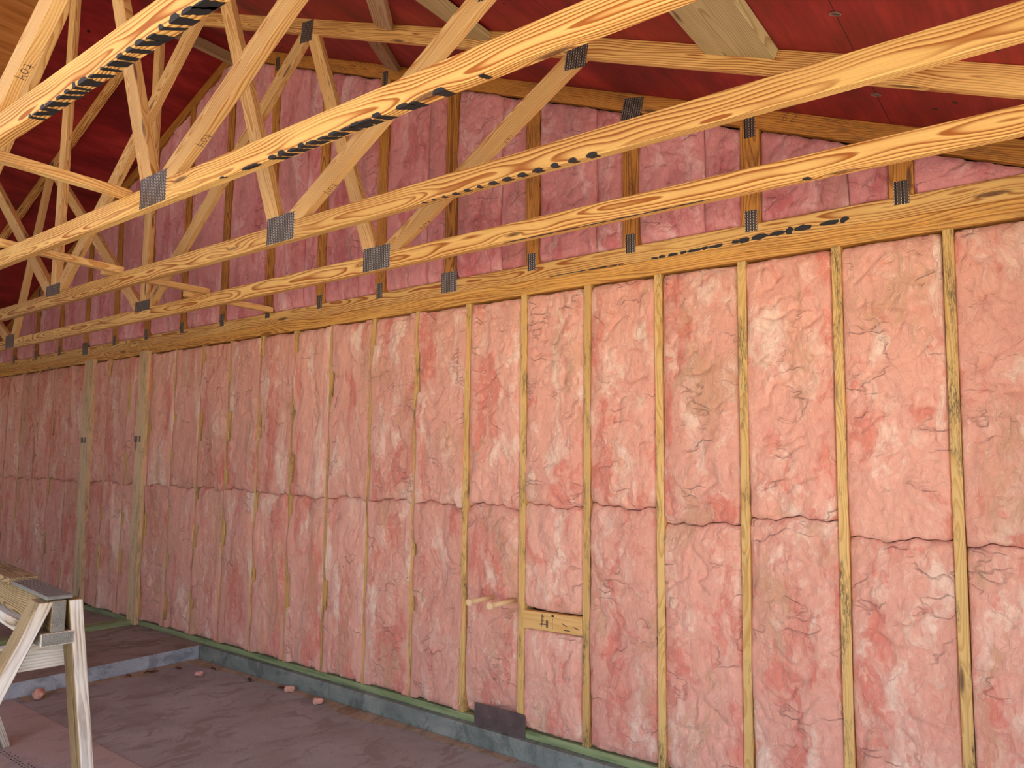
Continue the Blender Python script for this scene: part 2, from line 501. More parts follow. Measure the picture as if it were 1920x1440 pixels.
def roof(name, x0, x1, y0, y1, mat):
    zt = lambda x: zlow(x) + VD
    bm = bmesh.new()
    th = 0.012
    a = [bm.verts.new(p) for p in ((x0, y0, zt(x0)), (x1, y0, zt(x1)), (x1, y1, zt(x1)), (x0, y1, zt(x0)))]
    b = [bm.verts.new((v.co.x, v.co.y, v.co.z + th)) for v in a]
    bm.faces.new(a)
    bm.faces.new(b[::-1])
    for i in range(4):
        bm.faces.new((a[i], b[i], b[(i + 1) % 4], a[(i + 1) % 4]))
    d = Vector((x1 - x0, 0, zt(x1) - zt(x0))).normalized()
    # slope distance measured from the seam that crosses the eave side at x = -0.18
    o = finish(name, bm, mat, None, (Vector((-0.18 if x0 >= XC else XC, 0, zt(-0.18) if x0 >= XC else zt(XC))), Vector((0, 1, 0)), d, Vector((0, 0, 0)), (40.0 * 2.4384 + 0.02, 20 * 1.2192, 0)), 0)
    o['kind'] = 'structure'
    return o


roof('ceiling', XC, 1.15, -4.15, 0.35, M['red'])
roof('ceiling', -11.25, XC, -1.24, 0.35, M['red'])
roof('ceiling', -11.25, -6.35, -4.15, -1.245, M['red'])
roof('ceiling', -6.35, XC, -4.15, -1.245, M['ply'])

ORD = ['first', 'second', 'third', 'fourth', 'fifth', 'sixth', 'seventh', 'eighth', 'ninth', 'tenth', 'eleventh', 'twelfth',
       'thirteenth', 'fourteenth', 'fifteenth', 'sixteenth', 'seventeenth', 'eighteenth', 'nineteenth', 'twentieth',
       'twenty-first', 'twenty-second', 'twenty-third', 'twenty-fourth', 'twenty-fifth', 'twenty-sixth', 'twenty-seventh']

# ------------------------------------------------------------------ lower wall framing
o = board('sill_plate', (-10.7, 0.0445, 0.019), (0.66, 0.0445, 0.019), TT, CD, M['green'])
tag(o, 'green treated sill plate running along the concrete curb under the studs', 'sill plate')
o = board('top_plate', (-10.7, 0.0445, H - 0.057), (0.66, 0.0445, H - 0.057), TT, CD, M['plate'], bevel=0.003)
tag(o, 'lower wooden top plate directly above the stud heads', 'top plate')
o = board('top_plate', (-10.7, 0.0445, H - 0.019), (0.66, 0.0445, H - 0.019), TT, CD, M['plate'], bevel=0.003)
tag(o, 'upper wooden top plate just under the gable truss chord', 'top plate')
ZS0, ZS1 = 0.0385, H - 0.0765
studx = [0.4064] + [-i * S for i in range(26)]
for i, x in enumerate(studx):
    o = board('wall_stud', (x, 0.0445, ZS0), (x + random.uniform(-.003, .003), 0.0445, ZS1), CD, TT, M['stud'], upv=(0, 1, 0), segs=8, warp=0.003)
    if i == 0:
        tag(o, 'wall stud at the hidden right end of the insulated wall', 'stud', 'wall studs')
    else:
        tag(o, 'wooden wall stud between pink batts, %s from the right edge' % ORD[i - 1], 'stud', 'wall studs')

# two wide boards nailed flat over the wall far left
for x, xb, lab in ((-7.18, -7.235, 'wide pale board nailed flat over the batts, left of two, bold black stamp'),
                   (-6.11, -6.165, 'wide pale board nailed flat over the batts, right of two, by green strip')):
    r = board('partition_post', (xb, -0.020, 0.002), (x - 0.09, -0.020, ZS1 + 0.02), 0.18 if x < -7 else 0.14, TT, M['post'], upv=(1, 0, 0), segs=4)
    tag(r, lab, 'post', 'partition posts')
    # ink stamp: short bars
    bm = bmesh.new()
    rr = random.Random(3)
    zc = 1.58
    for s_ in range(7):
        xx = xb - 0.085 + s_ * 0.018 - 0.03
        ww = rr.choice((0.005, 0.008, 0.013))
        vv = [bm.verts.new(p) for p in ((xx, -0.0396, zc), (xx + ww, -0.0396, zc), (xx + ww, -0.0396, zc + 0.055), (xx, -0.0396, zc + 0.055))]
        bm.faces.new(vv)
    finish('ink_stamp', bm, M['ink'], r, None, 0)

# blocking between two studs
blk = empty('stud_blocking', (-1.83, 0.02, 0.57))
tag(blk, 'short stamped block nailed between two studs low on the wall', 'blocking')
board('block', (-2.012, 0.012, 0.613), (-1.646, 0.012, 0.622), 0.092, TT, M['block'], blk, upv=(0, 0, 1), off=(3, 0.03, 0.05))
bm = bmesh.new()


def stroke(bm, pts, wd, y):
    for (x0, z0), (x1, z1) in zip(pts[:-1], pts[1:]):
        d = Vector((x1 - x0, 0, z1 - z0))
        if d.length < 1e-6:
            continue
        n_ = Vector((-d.z, 0, d.x)).normalized() * wd / 2
        a_, b_ = Vector((x0, y, z0)), Vector((x1, y, z1))
        bm.faces.new([bm.verts.new(q) for q in (a_ + n_, b_ + n_, b_ - n_, a_ - n_)])


def mark(pts, wd, y):
    b_ = bmesh.new()
    stroke(b_, pts, wd, y)
    finish('stamp_mark', b_, M['ink'], blk, None, 0)


yb = -0.0075
for i in range(7):     # sideways lumber stamp
    z = 0.607 + i * 0.0065
    mark([(-1.894, z), (-1.882 + 0.004 * (i % 3), z)], 0.0022, yb)
mark([(-1.905, 0.600), (-1.862, 0.604)], 0.005, yb)
mark([(-1.890, 0.588), (-1.887, 0.655)], 0.003, yb)
for i in range(4):
    mark([(-1.862, 0.592 + i * 0.010), (-1.850, 0.592 + i * 0.010)], 0.006, yb)
mark([(-1.862, 0.590), (-1.862, 0.626)], 0.002, yb)
for i in range(5):
    mark([(-1.823, 0.590 + i * 0.011), (-1.819, 0.590 + i * 0.011)], 0.004, yb)
mark([(-1.829, 0.652), (-1.814, 0.652)], 0.012, yb)
mark([(-1.768, 0.622), (-1.734, 0.610)], 0.004, yb)
mark([(-1.754, 0.590), (-1.716, 0.590)], 0.004, yb)
mark([(-1.697, 0.612), (-1.660, 0.604)], 0.004, yb)


# steel shield over the sill
sh = empty('steel_shield', (-2.16, -0.003, 0.05))
tag(sh, 'dark grey metal plate nailed across sill and stud foot at the floor', 'metal plate')
bm = bmesh.new()
pts = [(-2.337, -0.012), (-1.992, -0.012), (-1.992, 0.100), (-2.000, 0.118), (-2.337, 0.116)]
f0 = [bm.verts.new((x, -0.004, z)) for x, z in pts]
f1 = [bm.verts.new((x, -0.007, z)) for x, z in pts]
bm.faces.new(f0[::-1]); bm.faces.new(f1)
for i in range(5):
    bm.faces.new((f0[i], f0[(i + 1) % 5], f1[(i + 1) % 5], f1[i]))
finish('plate', bm, M['shield'], sh, None, 0.0008)
for x, z in [(-2.318, 0.09), (-2.318, 0.06), (-2.318, 0.078), (-2.178, 0.10), (-2.178, 0.075), (-2.178, 0.045), (-2.010, 0.09), (-2.010, 0.062), (-2.010, 0.02), (-2.010, 0.035)]:
    bm = bmesh.new()
    bmesh.ops.create_circle(bm, cap_ends=True, radius=0.0028, segments=8, matrix=Matrix.Translation((x, -0.0076, z)) @ Matrix.Rotation(PI / 2, 4, 'X'))
    finish('nail_hole', bm, M['ink'], sh, None, 0)
for x, z in ((-2.25, 0.058), (-2.10, 0.048)):
    bm = bmesh.new()
    stroke(bm, [(x, z + 0.003), (x + 0.010, z), (x + 0.022, z + 0.001)], 0.003, -0.0078)
    finish('staple', bm, M['clip'], sh, None, 0)

# two pipe stubs
for (x, z, L, lab) in ((-2.232, 0.697, 0.185, 'cream pipe stub poking out of the batt, left of the pair'),
                       (-2.083, 0.698, 0.195, 'cream pipe stub with orange stripe, nearer the stud')):
    e = empty('pipe_stub', (x, 0, z))
    tag(e, lab, 'pipe', 'pipe stubs')
    Rx = Matrix.Rotation(PI / 2, 4, 'X')
    bm = bmesh.new()
    bmesh.ops.create_cone(bm, cap_ends=True, radius1=0.0138, radius2=0.0138, depth=L + 0.05, segments=20, matrix=Matrix.Translation((x, -(L - 0.05) / 2, z)) @ Rx)
    finish('pipe', bm, M['pipe'], e, None, 0, True)
    bm = bmesh.new()
    bmesh.ops.create_cone(bm, cap_ends=True, radius1=0.0185, radius2=0.0185, depth=0.026, segments=20, matrix=Matrix.Translation((x, -L - 0.004, z)) @ Rx)
    finish('end_cap', bm, M['pipe'], e, None, 0.002)
    if x > -2.2:
        bm = bmesh.new()
        for s_ in (0,):
            q = [bm.verts.new((x + dx, yy, z + dz)) for yy, dx, dz in ((-L + 0.02, -0.004, 0.0137), (-L + 0.02, 0.006, 0.0130), (0.0, 0.006, 0.0130), (0.0, -0.004, 0.0137))]
            bm.faces.new(q)
        finish('stripe', bm, M['stripe'], e, None, 0)


# ------------------------------------------------------------------ numpy noise + batts
def _hash(ix, iy, seed):
    h = (ix.astype(np.int64) * 374761393 + iy.astype(np.int64) * 668265263 + seed * 974634777) & 0x7fffffff
    h = ((h ^ (h >> 13)) * 1274126177) & 0x7fffffff
    h = h ^ (h >> 16)
    return (h & 0xffff) / 65535.0 * 2 * PI


def perlin(x, y, seed):
    x0 = np.floor(x); y0 = np.floor(y)
    fx = x - x0; fy = y - y0
    ux = fx * fx * fx * (fx * (fx * 6 - 15) + 10)
    uy = fy * fy * fy * (fy * (fy * 6 - 15) + 10)
    r = []
    for dx in (0, 1):
        for dy in (0, 1):
            a = _hash(x0 + dx, y0 + dy, seed)
            r.append(np.cos(a) * (fx - dx) + np.sin(a) * (fy - dy))
    return (r[0] * (1 - ux) + r[2] * ux) * (1 - uy) + (r[1] * (1 - ux) + r[3] * ux) * uy


def fbm(x, y, seed, octv=4, g=0.5):
    s = 0; a = 1.0
    for i in range(octv):
        s = s + a * perlin(x * 2 ** i, y * 2 ** i, seed + i * 17)
        a *= g
    return s


def ridge(x, y, seed, octv=3):
    s = 0; a = 1.0
    for i in range(octv):
        s = s + a * (1 - np.minimum(1, np.abs(perlin(x * 2 ** i, y * 2 ** i, seed + i * 31)) * 5))
        a *= 0.5
    return s


def batt(name, x0, x1, z0, ztop, mat, seed, crumple=1.0, step=0.008, bulge=0.010, stretch=1.0, notch=None, over=0.0, flush=False):
    """a fluffy block of insulation between x0 and x1; ztop(x) gives its upper edge"""
    nu = max(8, int(round((x1 - x0) / step)))
    zt = np.array([ztop(x) for x in np.linspace(x0, x1, nu + 1)])
    hmax = zt.max() - (z0(x0) if callable(z0) else z0)
    nv = max(6, int(round(hmax / step)))
    uu = np.linspace(0, 1, nu + 1)
    vv = np.linspace(0, 1, nv + 1)
    U, V = np.meshgrid(uu, vv)
    X = x0 + U * (x1 - x0)
    if over:
        zl = np.linspace(0, 1, nv + 1) * hmax
        oL = over * np.clip(0.3 + 1.6 * perlin(zl * 3.1, zl * 0 + seed, seed + 71), 0, 1)
        oR = over * np.clip(0.2 + 1.6 * perlin(zl * 2.7, zl * 0 + seed + 5, seed + 72), 0, 1)
    else:
        oL = oR = np.zeros(nv + 1)
    top = np.interp(X, np.linspace(x0, x1, nu + 1), zt)
    # ragged upper and lower ends
    wz = (0.0 if flush else 0.007) * perlin(X * 9, X * 0 + seed * 3.1, seed + 5)
    Zb = np.vectorize(z0)(X) if callable(z0) else z0 + 0.006 * perlin(X * 8, X * 0 + seed * 1.7, seed + 9)
    Z = Zb + V * (top + wz - Zb)
    sx_, sz_ = X + 0.04 * fbm(X * 6, Z * 4, seed + 1, 2), Z + 0.05 * fbm(X * 5, Z * 4, seed + 2, 2)
    du = np.minimum(X - x0, x1 - X)
    dz = np.minimum(Z - Zb, top + wz - Z)
    prof = 1 - np.exp(-du / 0.022)
    profz = 1 - np.exp(-dz / (0.016 + 0.02 * np.abs(perlin(X * 7, X * 0 + seed, seed + 77))))
    # edge depth differs on the left and right side and wanders with height
    eL = 0.012 + 0.022 * perlin(Z * 2.6, Z * 0 + seed, seed + 3) + 0.008 * perlin(Z * 11, Z * 0 + seed, seed + 4)
    eR = 0.018 + 0.022 * perlin(Z * 2.3, Z * 0 + seed + 7, seed + 6) + 0.008 * perlin(Z * 12, Z * 0 + seed, seed + 8)
    edge = np.clip(eL * (1 - U) + eR * U, 0.001, 0.05)
    body = -bulge - 0.020 * fbm(sx_ * 4.5, sz_ * 3.2 / stretch, seed + 11, 3) * crumple
    wx = X + 0.07 * fbm(X * 5 + 3, Z * 5, seed + 51, 3)
    wz2 = Z + 0.07 * fbm(X * 5, Z * 5 + 9, seed + 52, 3)
    fold = np.clip(1 - np.abs(perlin(wx * 6.0, wz2 * 8.0 / stretch, seed + 60)) * 9, 0, 1) ** 1.5
    fold2 = np.clip(1 - np.abs(perlin(wx * 15.0, wz2 * 15.0 / stretch, seed + 61)) * 6, 0, 1) ** 1.5
    gate = np.clip(0.5 + 2.2 * perlin(X * 4, Z * 4, seed + 62), 0, 1)
    body = body + crumple * (0.014 * fold * gate + 0.007 * fold2 * (1 - 0.5 * gate))
    body = body - 0.009 * crumple * fbm(wx * 11, wz2 * 8 / stretch, seed + 63, 3)
    body = body + 0.004 * fbm(sx_ * 38, sz_ * 13 / stretch, seed + 30, 2)
    Y = edge * (1 - prof) + body * prof
    Y = Y * 1.0 + (1 - profz) * 0.022
    if notch:
        for (nx, nz, nr, nd) in notch:
            Y = Y + nd * np.exp(-((X - nx) ** 2 + (Z - nz) ** 2) / nr ** 2)
    Y = np.minimum(Y, 0.07)
    if over:          # loose edges lap over the stud faces
        Y = np.where((U < 0.12) & (oL[:, None] > 0.002), np.minimum(Y, -0.004 - 0.010 * (oL[:, None] / over)), Y)
        Y = np.where((U > 0.88) & (oR[:, None] > 0.002), np.minimum(Y, -0.004 - 0.010 * (oR[:, None] / over)), Y)
        X = X - oL[:, None] * np.clip(1 - U / 0.12, 0, 1) + oR[:, None] * np.clip(1 - (1 - U) / 0.12, 0, 1)
    # fluff spills a little over the stud face where it stands proud
    spill = 0.011 * np.clip(perlin(Z * 5, Z * 0 + 3.3 + seed, seed + 41) + 0.15, 0, 1) * (Y < 0)
    nV = nu + 1
    verts = np.stack([X, Y, Z], -1).reshape(-1, 3)
    back = verts.copy(); 
    per = list(range(0, nV)) + [r * nV + nu for r in range(1, nv + 1)] + [nv * nV + c for c in range(nu - 1, -1, -1)] + [r * nV for r in range(nv - 1, 0, -1)]
    bv = verts[per].copy(); bv[:, 1] = 0.086
    allv = np.concatenate([verts, bv])
    faces = []
    idx = np.arange((nv + 1) * nV).reshape(nv + 1, nV)
    q = np.stack([idx[:-1, :-1], idx[:-1, 1:], idx[1:, 1:], idx[1:, :-1]], -1).reshape(-1, 4)
    nb = len(per)
    base = len(verts)
    side = np.array([[per[(i + 1) % nb], per[i], base + i, base + (i + 1) % nb] for i in range(nb)])
    q = np.concatenate([q, side])
    me = bpy.data.meshes.new(name)
    me.vertices.add(len(allv))
    me.vertices.foreach_set('co', allv.astype(np.float32).ravel())
    me.loops.add(len(q) * 4)
    me.loops.foreach_set('vertex_index', q.astype(np.int32).ravel())
    me.polygons.add(len(q))
    me.polygons.foreach_set('loop_start', np.arange(0, len(q) * 4, 4, dtype=np.int32))
    me.polygons.foreach_set('use_smooth', np.ones(len(q), dtype=bool))
    me.update(calc_edges=True)
    me.validate()
    at = me.attributes.new('wc', 'FLOAT_VECTOR', 'POINT')
    wc = allv.copy()
    wc[:, 0] += seed * 1.37
    wc[:, 2] = wc[:, 2] / stretch + seed * 0.77
    at.data.foreach_set('vector', wc.astype(np.float32).ravel())
    me.materials.append(mat)
    o = bpy.data.objects.new(name, me)
    C.objects.link(o)
    return o


seamz = {0: 1.151, 1: 1.166, 2: 1.214, 3: 1.175, 4: 1.228, 5: 1.215, 6: 1.20, 7: 1.20, 8: 1.195, 9: 1.19, 10: 1.19}
ZT = ZS1 - 0.010
edges = [0.4064] + [-i * S for i in range(25)]
for i in range(len(edges) - 1):
    xr, xl = edges[i] - TT / 2 - 0.001, edges[i + 1] + TT / 2 + 0.001
    sz = seamz.get(i, 1.20) + random.uniform(-0.006, 0.006)
    far = i > 8
    vfar = i > 14
    stp = 0.008 if i < 9 else 0.010
    cr = 1.0 if not vfar else 1.35
    ph1, ph2 = random.uniform(0, 6), random.uniform(0, 6)
    seam = lambda x, c_=sz, a_=ph1, b_=ph2: c_ + 0.010 * math.sin(x * 14 + a_) + 0.006 * math.sin(x * 37 + b_) + 0.003 * math.sin(x * 90 + a_)
    nt = None
    lo = 0.046
    where = '%s bay from the right edge' % ORD[i]
    lowname = 'pink insulation batt in the lower row, ' + where
    if i == 5:      # bay with the blocking
        b = batt('insulation_batt', xl, xr, lo, lambda x: 0.566, M['batt'], 300 + i, cr, stp)
        tag(b, 'pink insulation batt at the floor, directly below the stamped block', 'insulation', 'insulation batts of the lower row')
        b = batt('insulation_batt', xl, xr, 0.672, lambda x: seam(x) - 0.002, M['batt'], 340 + i, cr, stp, flush=True)
        tag(b, 'short pink insulation batt directly above the stamped block', 'insulation', 'insulation batts of the lower row')
    else:
        if i == 6:
            nt = [(-2.232, 0.697, 0.035, 0.022), (-2.083, 0.698, 0.035, 0.022), (-2.34, 0.05, 0.10, 0.03), (-2.22, 0.05, 0.10, 0.03), (-2.10, 0.05, 0.10, 0.03)]
            lowname = 'pink lower insulation batt pierced by two cream pipe stubs'
        b = batt('insulation_batt', xl, xr, lo, lambda x: seam(x) - 0.002, M['batt'], 100 + i, cr, stp, flush=True, over=0.018 if i > 6 else 0.0, stretch=1.0 if not far else 1.6, notch=nt)
        tag(b, lowname, 'insulation', 'insulation batts of the lower row')
    b = batt('insulation_batt', xl, xr, lambda x: seam(x) + 0.002, lambda x: ZT, M['batt'], 200 + i, cr, stp, over=0.018 if i > 6 else 0.0, stretch=1.0 if not far else 1.6)
    tag(b, 'pink insulation batt in the upper row, ' + where, 'insulation', 'insulation batts of the upper row')

# gable infill
gx = [-0.151 - SP * k_ for k_ in range(17)]
ZB = H + CD + 0.004
gedges = [(gx[0] + 0.0445, 0.275)] + [(gx[k_ + 1] + 0.0445, gx[k_] - 0.0445) for k_ in range(16)]
for i, (a_, b_) in enumerate(gedges):
    top = lambda x: zlow(x) - 0.006
    parts = [(a_, b_)]
    if 1 <= i <= 7:
        s_ = a_ + (b_ - a_) * (0.70 if i % 2 else 0.66)
        parts = [(a_, s_ - 0.001), (s_ + 0.001, b_)]
    for j, (p_, q_) in enumerate(parts):
        hh = max(top(p_), top(q_)) - ZB
        if hh < 0.06:
            continue
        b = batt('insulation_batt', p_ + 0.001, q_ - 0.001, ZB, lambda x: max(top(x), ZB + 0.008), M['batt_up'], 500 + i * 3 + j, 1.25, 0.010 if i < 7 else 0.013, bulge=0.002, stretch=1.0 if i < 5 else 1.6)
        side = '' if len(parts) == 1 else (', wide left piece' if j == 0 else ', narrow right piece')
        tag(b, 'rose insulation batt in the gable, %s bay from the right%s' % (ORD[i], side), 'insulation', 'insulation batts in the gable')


# ------------------------------------------------------------------ trusses
def top_chord_poly(side):
    xe = XC + side * 5.95
    return [(XC, ZL), (xe, zlow(xe)), (xe, zlow(xe) + VD), (XC, ZL + VD)]


def web_poly(p, q, width=CD):
    d = Vector((q[0] - p[0], q[1] - p[1])).normalized()
    n = Vector((-d.y, d.x)) * width / 2
    e = d * 0.16
    P = [(p[0] - e.x + n.x, p[1] - e.y + n.y), (q[0] + e.x + n.x, q[1] + e.y + n.y), (q[0] + e.x - n.x, q[1] + e.y - n.y), (p[0] - e.x - n.x, p[1] - e.y - n.y)]
    return P, (d.x, d.y)


def clip_web(P):
    P = clip(P, (0, -1), -(H + CD + 0.0005))
    P = clip(P, (SL, 1), ZL + SL * XC - 0.0005)          # right slope: z + SL(x-XC) <= ZL
    P = clip(P, (-SL, 1), ZL - SL * XC - 0.0005)
    return P


def glyph_strokes(ch):
    return {'t': [[(0.35, 1.0), (0.35, 0.1), (0.55, 0.0)], [(0.05, 0.65), (0.7, 0.7)]],
            '0': [[(0.35, 0.75), (0.1, 0.5), (0.15, 0.1), (0.45, 0.0), (0.65, 0.3), (0.55, 0.7), (0.35, 0.75)]],
            '4': [[(0.1, 0.9), (0.1, 0.45), (0.6, 0.45)], [(0.6, 0.9), (0.55, -0.35)]],
            '2': [[(0.1, 0.7), (0.3, 0.9), (0.6, 0.7), (0.1, 0.0), (0.65, 0.05)]],
            '1': [[(0.3, 0.9), (0.35, 0.0)]],
            '6': [[(0.5, 0.9), (0.15, 0.5), (0.2, 0.05), (0.5, 0.05), (0.55, 0.35), (0.2, 0.4)]],
            '5': [[(0.6, 0.9), (0.2, 0.85), (0.15, 0.5), (0.5, 0.5), (0.5, 0.1), (0.1, 0.05)]],
            'x': [[(0.05, 0.9), (0.6, 0.0)], [(0.6, 0.9), (0.05, 0.0)]]}[ch]


def writing(parent, text, origin, ex, ez, h, nrm, wd=0.0022):
    """pen strokes laid on a face: origin, reading direction ex, up direction ez"""
    bm = bmesh.new()
    o0, ex, ez, nrm = Vector(origin), Vector(ex).normalized(), Vector(ez).normalized(), Vector(nrm).normalized()
    x = 0.0
    for ch in text:
        for st_ in glyph_strokes(ch):
            for (a0, b0), (a1, b1) in zip(st_[:-1], st_[1:]):
                p = o0 + ex * (x + a0) * h + ez * b0 * h + nrm * 0.0007
                q = o0 + ex * (x + a1) * h + ez * b1 * h + nrm * 0.0007
                d = (q - p)
                n_ = d.cross(nrm).normalized() * wd / 2
                bm.faces.new([bm.verts.new(v) for v in (p + n_, q + n_, q - n_, p - n_)])
        x += 0.85
    return finish('pen_mark', bm, M['ink'], parent, None, 0)


def paint(parent, y0, marks):
    """spray strokes that cross the underside (y0..y0+TT) and curl up the near face; marks: (x, width, slant, reach, up)"""
    rr = random.Random(int(-y0 * 100) + 5)
    for (x, wd, sl, reach, upz) in marks:
        bm = bmesh.new()
        n, m = 7, 4
        rows = []
        for i in range(m, 0, -1):
            t = i / m
            hw = wd / 2 * (1.0 - 0.55 * t * t) * (1 + rr.uniform(-0.12, 0.12))
            rows.append((x - sl * 0.25 * t, hw, y0 - 0.0008, H - 0.0008 + upz * t))
        for i in range(n + 1):
            t = i / n
            hw = wd / 2 * (1.0 - 0.25 * t) * (1 + rr.uniform(-0.18, 0.18))
            rows.append((x + sl * t, hw, y0 - 0.0008 + (reach * TT + 0.0008) * t, H - 0.0008))
        prev = None
        for c_, hw, yy, zz in rows:
            cur = (bm.verts.new((c_ - hw, yy, zz)), bm.verts.new((c_ + hw, yy, zz)))
            if prev:
                bm.faces.new((prev[0], prev[1], cur[1], cur[0]))
            prev = cur
        finish('spray_mark', bm, M['black'], parent, None, 0)


BN = [XC - 2.50, XC, XC + 2.50]
TN = [XC - 3.74, XC - 1.83, XC + 1.83, XC + 3.74]
LABT = ['', 'pine roof truss standing nearest the gable wall, with three bottom connector plates',
        'pine roof truss, second out from the gable wall, faint black dashes under its chord',
        'pine roof truss, third out from the gable wall, long row of black spray strokes',
        'pine roof truss nearest overhead at upper left, bold black strokes under its chord',
        'pine roof truss overhead just in front of the camera',
        'pine roof truss overhead, farthest from the gable wall']

rp = random.Random(11)
for t in range(1, 7):
    yf = -SP * t                       # far face
    yn = yf - TT                       # near face
    T = empty('roof_truss', (XC, yf - TT / 2, H))
    tag(T, LABT[t], 'truss', 'roof trusses')
    bc = xzprism('bottom_chord', [(XC - 5.72, H), (XC + 5.72, H), (XC + 5.50, H + CD), (XC - 5.50, H + CD)], yn, yf, (1, 0), M['chord'], T, 0.003,
                 off=(rp.uniform(0, 60), rp.uniform(-.03, .03), rp.uniform(.03, .07)))
    for s_ in (-1, 1):
        xzprism('top_chord', top_chord_poly(s_), yn, yf, (s_, -SL), M['chord'], T, 0.003)
    KP, ax = web_poly((XC, H + CD), (XC, ZL))
    xzprism('king_post', clip_web(KP), yn, yf, ax, M['web'], T)
    webs = []
    for s_ in (-1, 1):
        cen = (XC + s_ * 0.03, H + CD - 0.02)
        t1 = XC + s_ * 1.83
        b1 = XC + s_ * 2.50
        t2 = XC + s_ * 3.74
        A, axA = web_poly(cen, (t1 - s_ * 0.05, zlow(t1) - 0.02))
        A = clip_web(A)
        A = clip(A, (-s_, 0), -s_ * (XC + s_ * 0.0455))            # clear of the king post
        A = clip(A, (s_, 0), s_ * (t1 + s_ * 0.0))
        xzprism('web', A, yn, yf, axA, M['web'], T)
        B, axB = web_poly((b1 - s_ * 0.045, H + CD - 0.01), (t1 + s_ * 0.045, zlow(t1) - 0.01))
        B = clip_web(B)
        B = clip(B, (-s_, 0), -s_ * (t1 + s_ * 0.001))
        B = clip(B, (s_, 0), s_ * (b1 - s_ * 0.001))
        xzprism('web', B, yn, yf, axB, M['web'], T)
        D_, axD = web_poly((b1 + s_ * 0.055, H + CD - 0.01), (t2 - s_ * 0.02, zlow(t2) - 0.0))
        D_ = clip_web(D_)
        D_ = clip(D_, (-s_, 0), -s_ * (b1 + s_ * 0.001))
        wb = xzprism('web', D_, yn, yf, axD, M['web'], T, off=(rp.uniform(0, 60), 0.02, 0.06))
        if s_ == 1 and t <= 4:
            d = Vector((axD[0], 0, axD[1]))
            dn = Vector((d.z, 0, -d.x))                             # outward from the lower edge
            p0 = Vector((b1 + 0.055, 0, H + CD - 0.01)) + d * 0.33 + dn * CD / 2
            writing(wb, 't04', (p0.x, yn + 0.007, p0.z), -d, (0, 1, 0), 0.028, dn)
            if t <= 2:
                p1 = Vector((t2 - 0.02, 0, zlow(t2))) - d * 0.42 + dn * CD / 2
                writing(wb, '161', (p1.x, yn + 0.008, p1.z), -d, (0, 1, 0), 0.024, dn)
        # plates
        connector(T, b1, H + 0.066, 0.205, 0.128, yn)
        for tx in (t1, t2):
            connector(T, tx, zlow(tx) + 0.012, 0.110, 0.130, yn, -s_ * 0.0 + (-s_ * math.atan(SL)) * 0.35)
    connector(T, XC, H + 0.108, 0.215, 0.075, yn)
    connector(T, XC, ZL - 0.01, 0.16, 0.13, yn)
    if t == 4:
        mk = []
        x = -2.08
        for i in range(21):
            mk.append((x, rp.choice((0.022, 0.034, 0.044, 0.058)), rp.uniform(0.02, 0.05), rp.uniform(0.9, 1.0), rp.uniform(0.004, 0.020)))
            x += rp.uniform(0.040, 0.085) if i < 9 else rp.uniform(0.045, 0.06)
        paint(bc, yn, mk)
    if t == 3:
        mk = [(-2.04, 0.03, 0.02, 0.2, 0.006), (-1.87, 0.10, 0.02, 0.35, 0.008)]
        x = -1.74
        while x < -1.22:
            mk.append((x, rp.uniform(0.035, 0.055), rp.uniform(0.03, 0.045), rp.uniform(0.75, 1.0), rp.uniform(0.006, 0.016)))
            x += rp.uniform(0.042, 0.058)
        mk += [(-1.13, 0.05, 0.03, 0.9, 0.010), (-1.09, 0.03, 0.02, 1.0, 0.004), (-0.99, 0.045, 0.02, 0.9, 0.014), (-0.84, 0.022, 0.01, 0.7, 0.004)]
        paint(bc, yn, mk)
    if t == 2:
        mk = []
        x = -1.62
        for i in range(13):
            wd_ = 0.018 + i * 0.0017
            mk.append((x, wd_ * rp.uniform(0.9, 1.5), 0.008, 0.30 + 0.02 * i, 0.004 + 0.0008 * i))
            x += 0.052 + 0.002 * i
        paint(bc, yn, mk)
    if t == 1:
        paint(bc, yn, [(-1.62 + 0.14 * i, 0.15, 0.0, 0.10 + 0.02 * (i % 2), 0.003) for i in range(7)] + [(-0.35, 0.03, 0.005, 0.4, 0.006)])
    if t in (2, 3):
        writing(bc, 'x1' if t == 2 else '60', (XC + (0.75 if t == 2 else 0.35), yn, H + 0.03), (1, 0, 0.0), (0, 0, 1), 0.035, (0, -1, 0), 0.002)

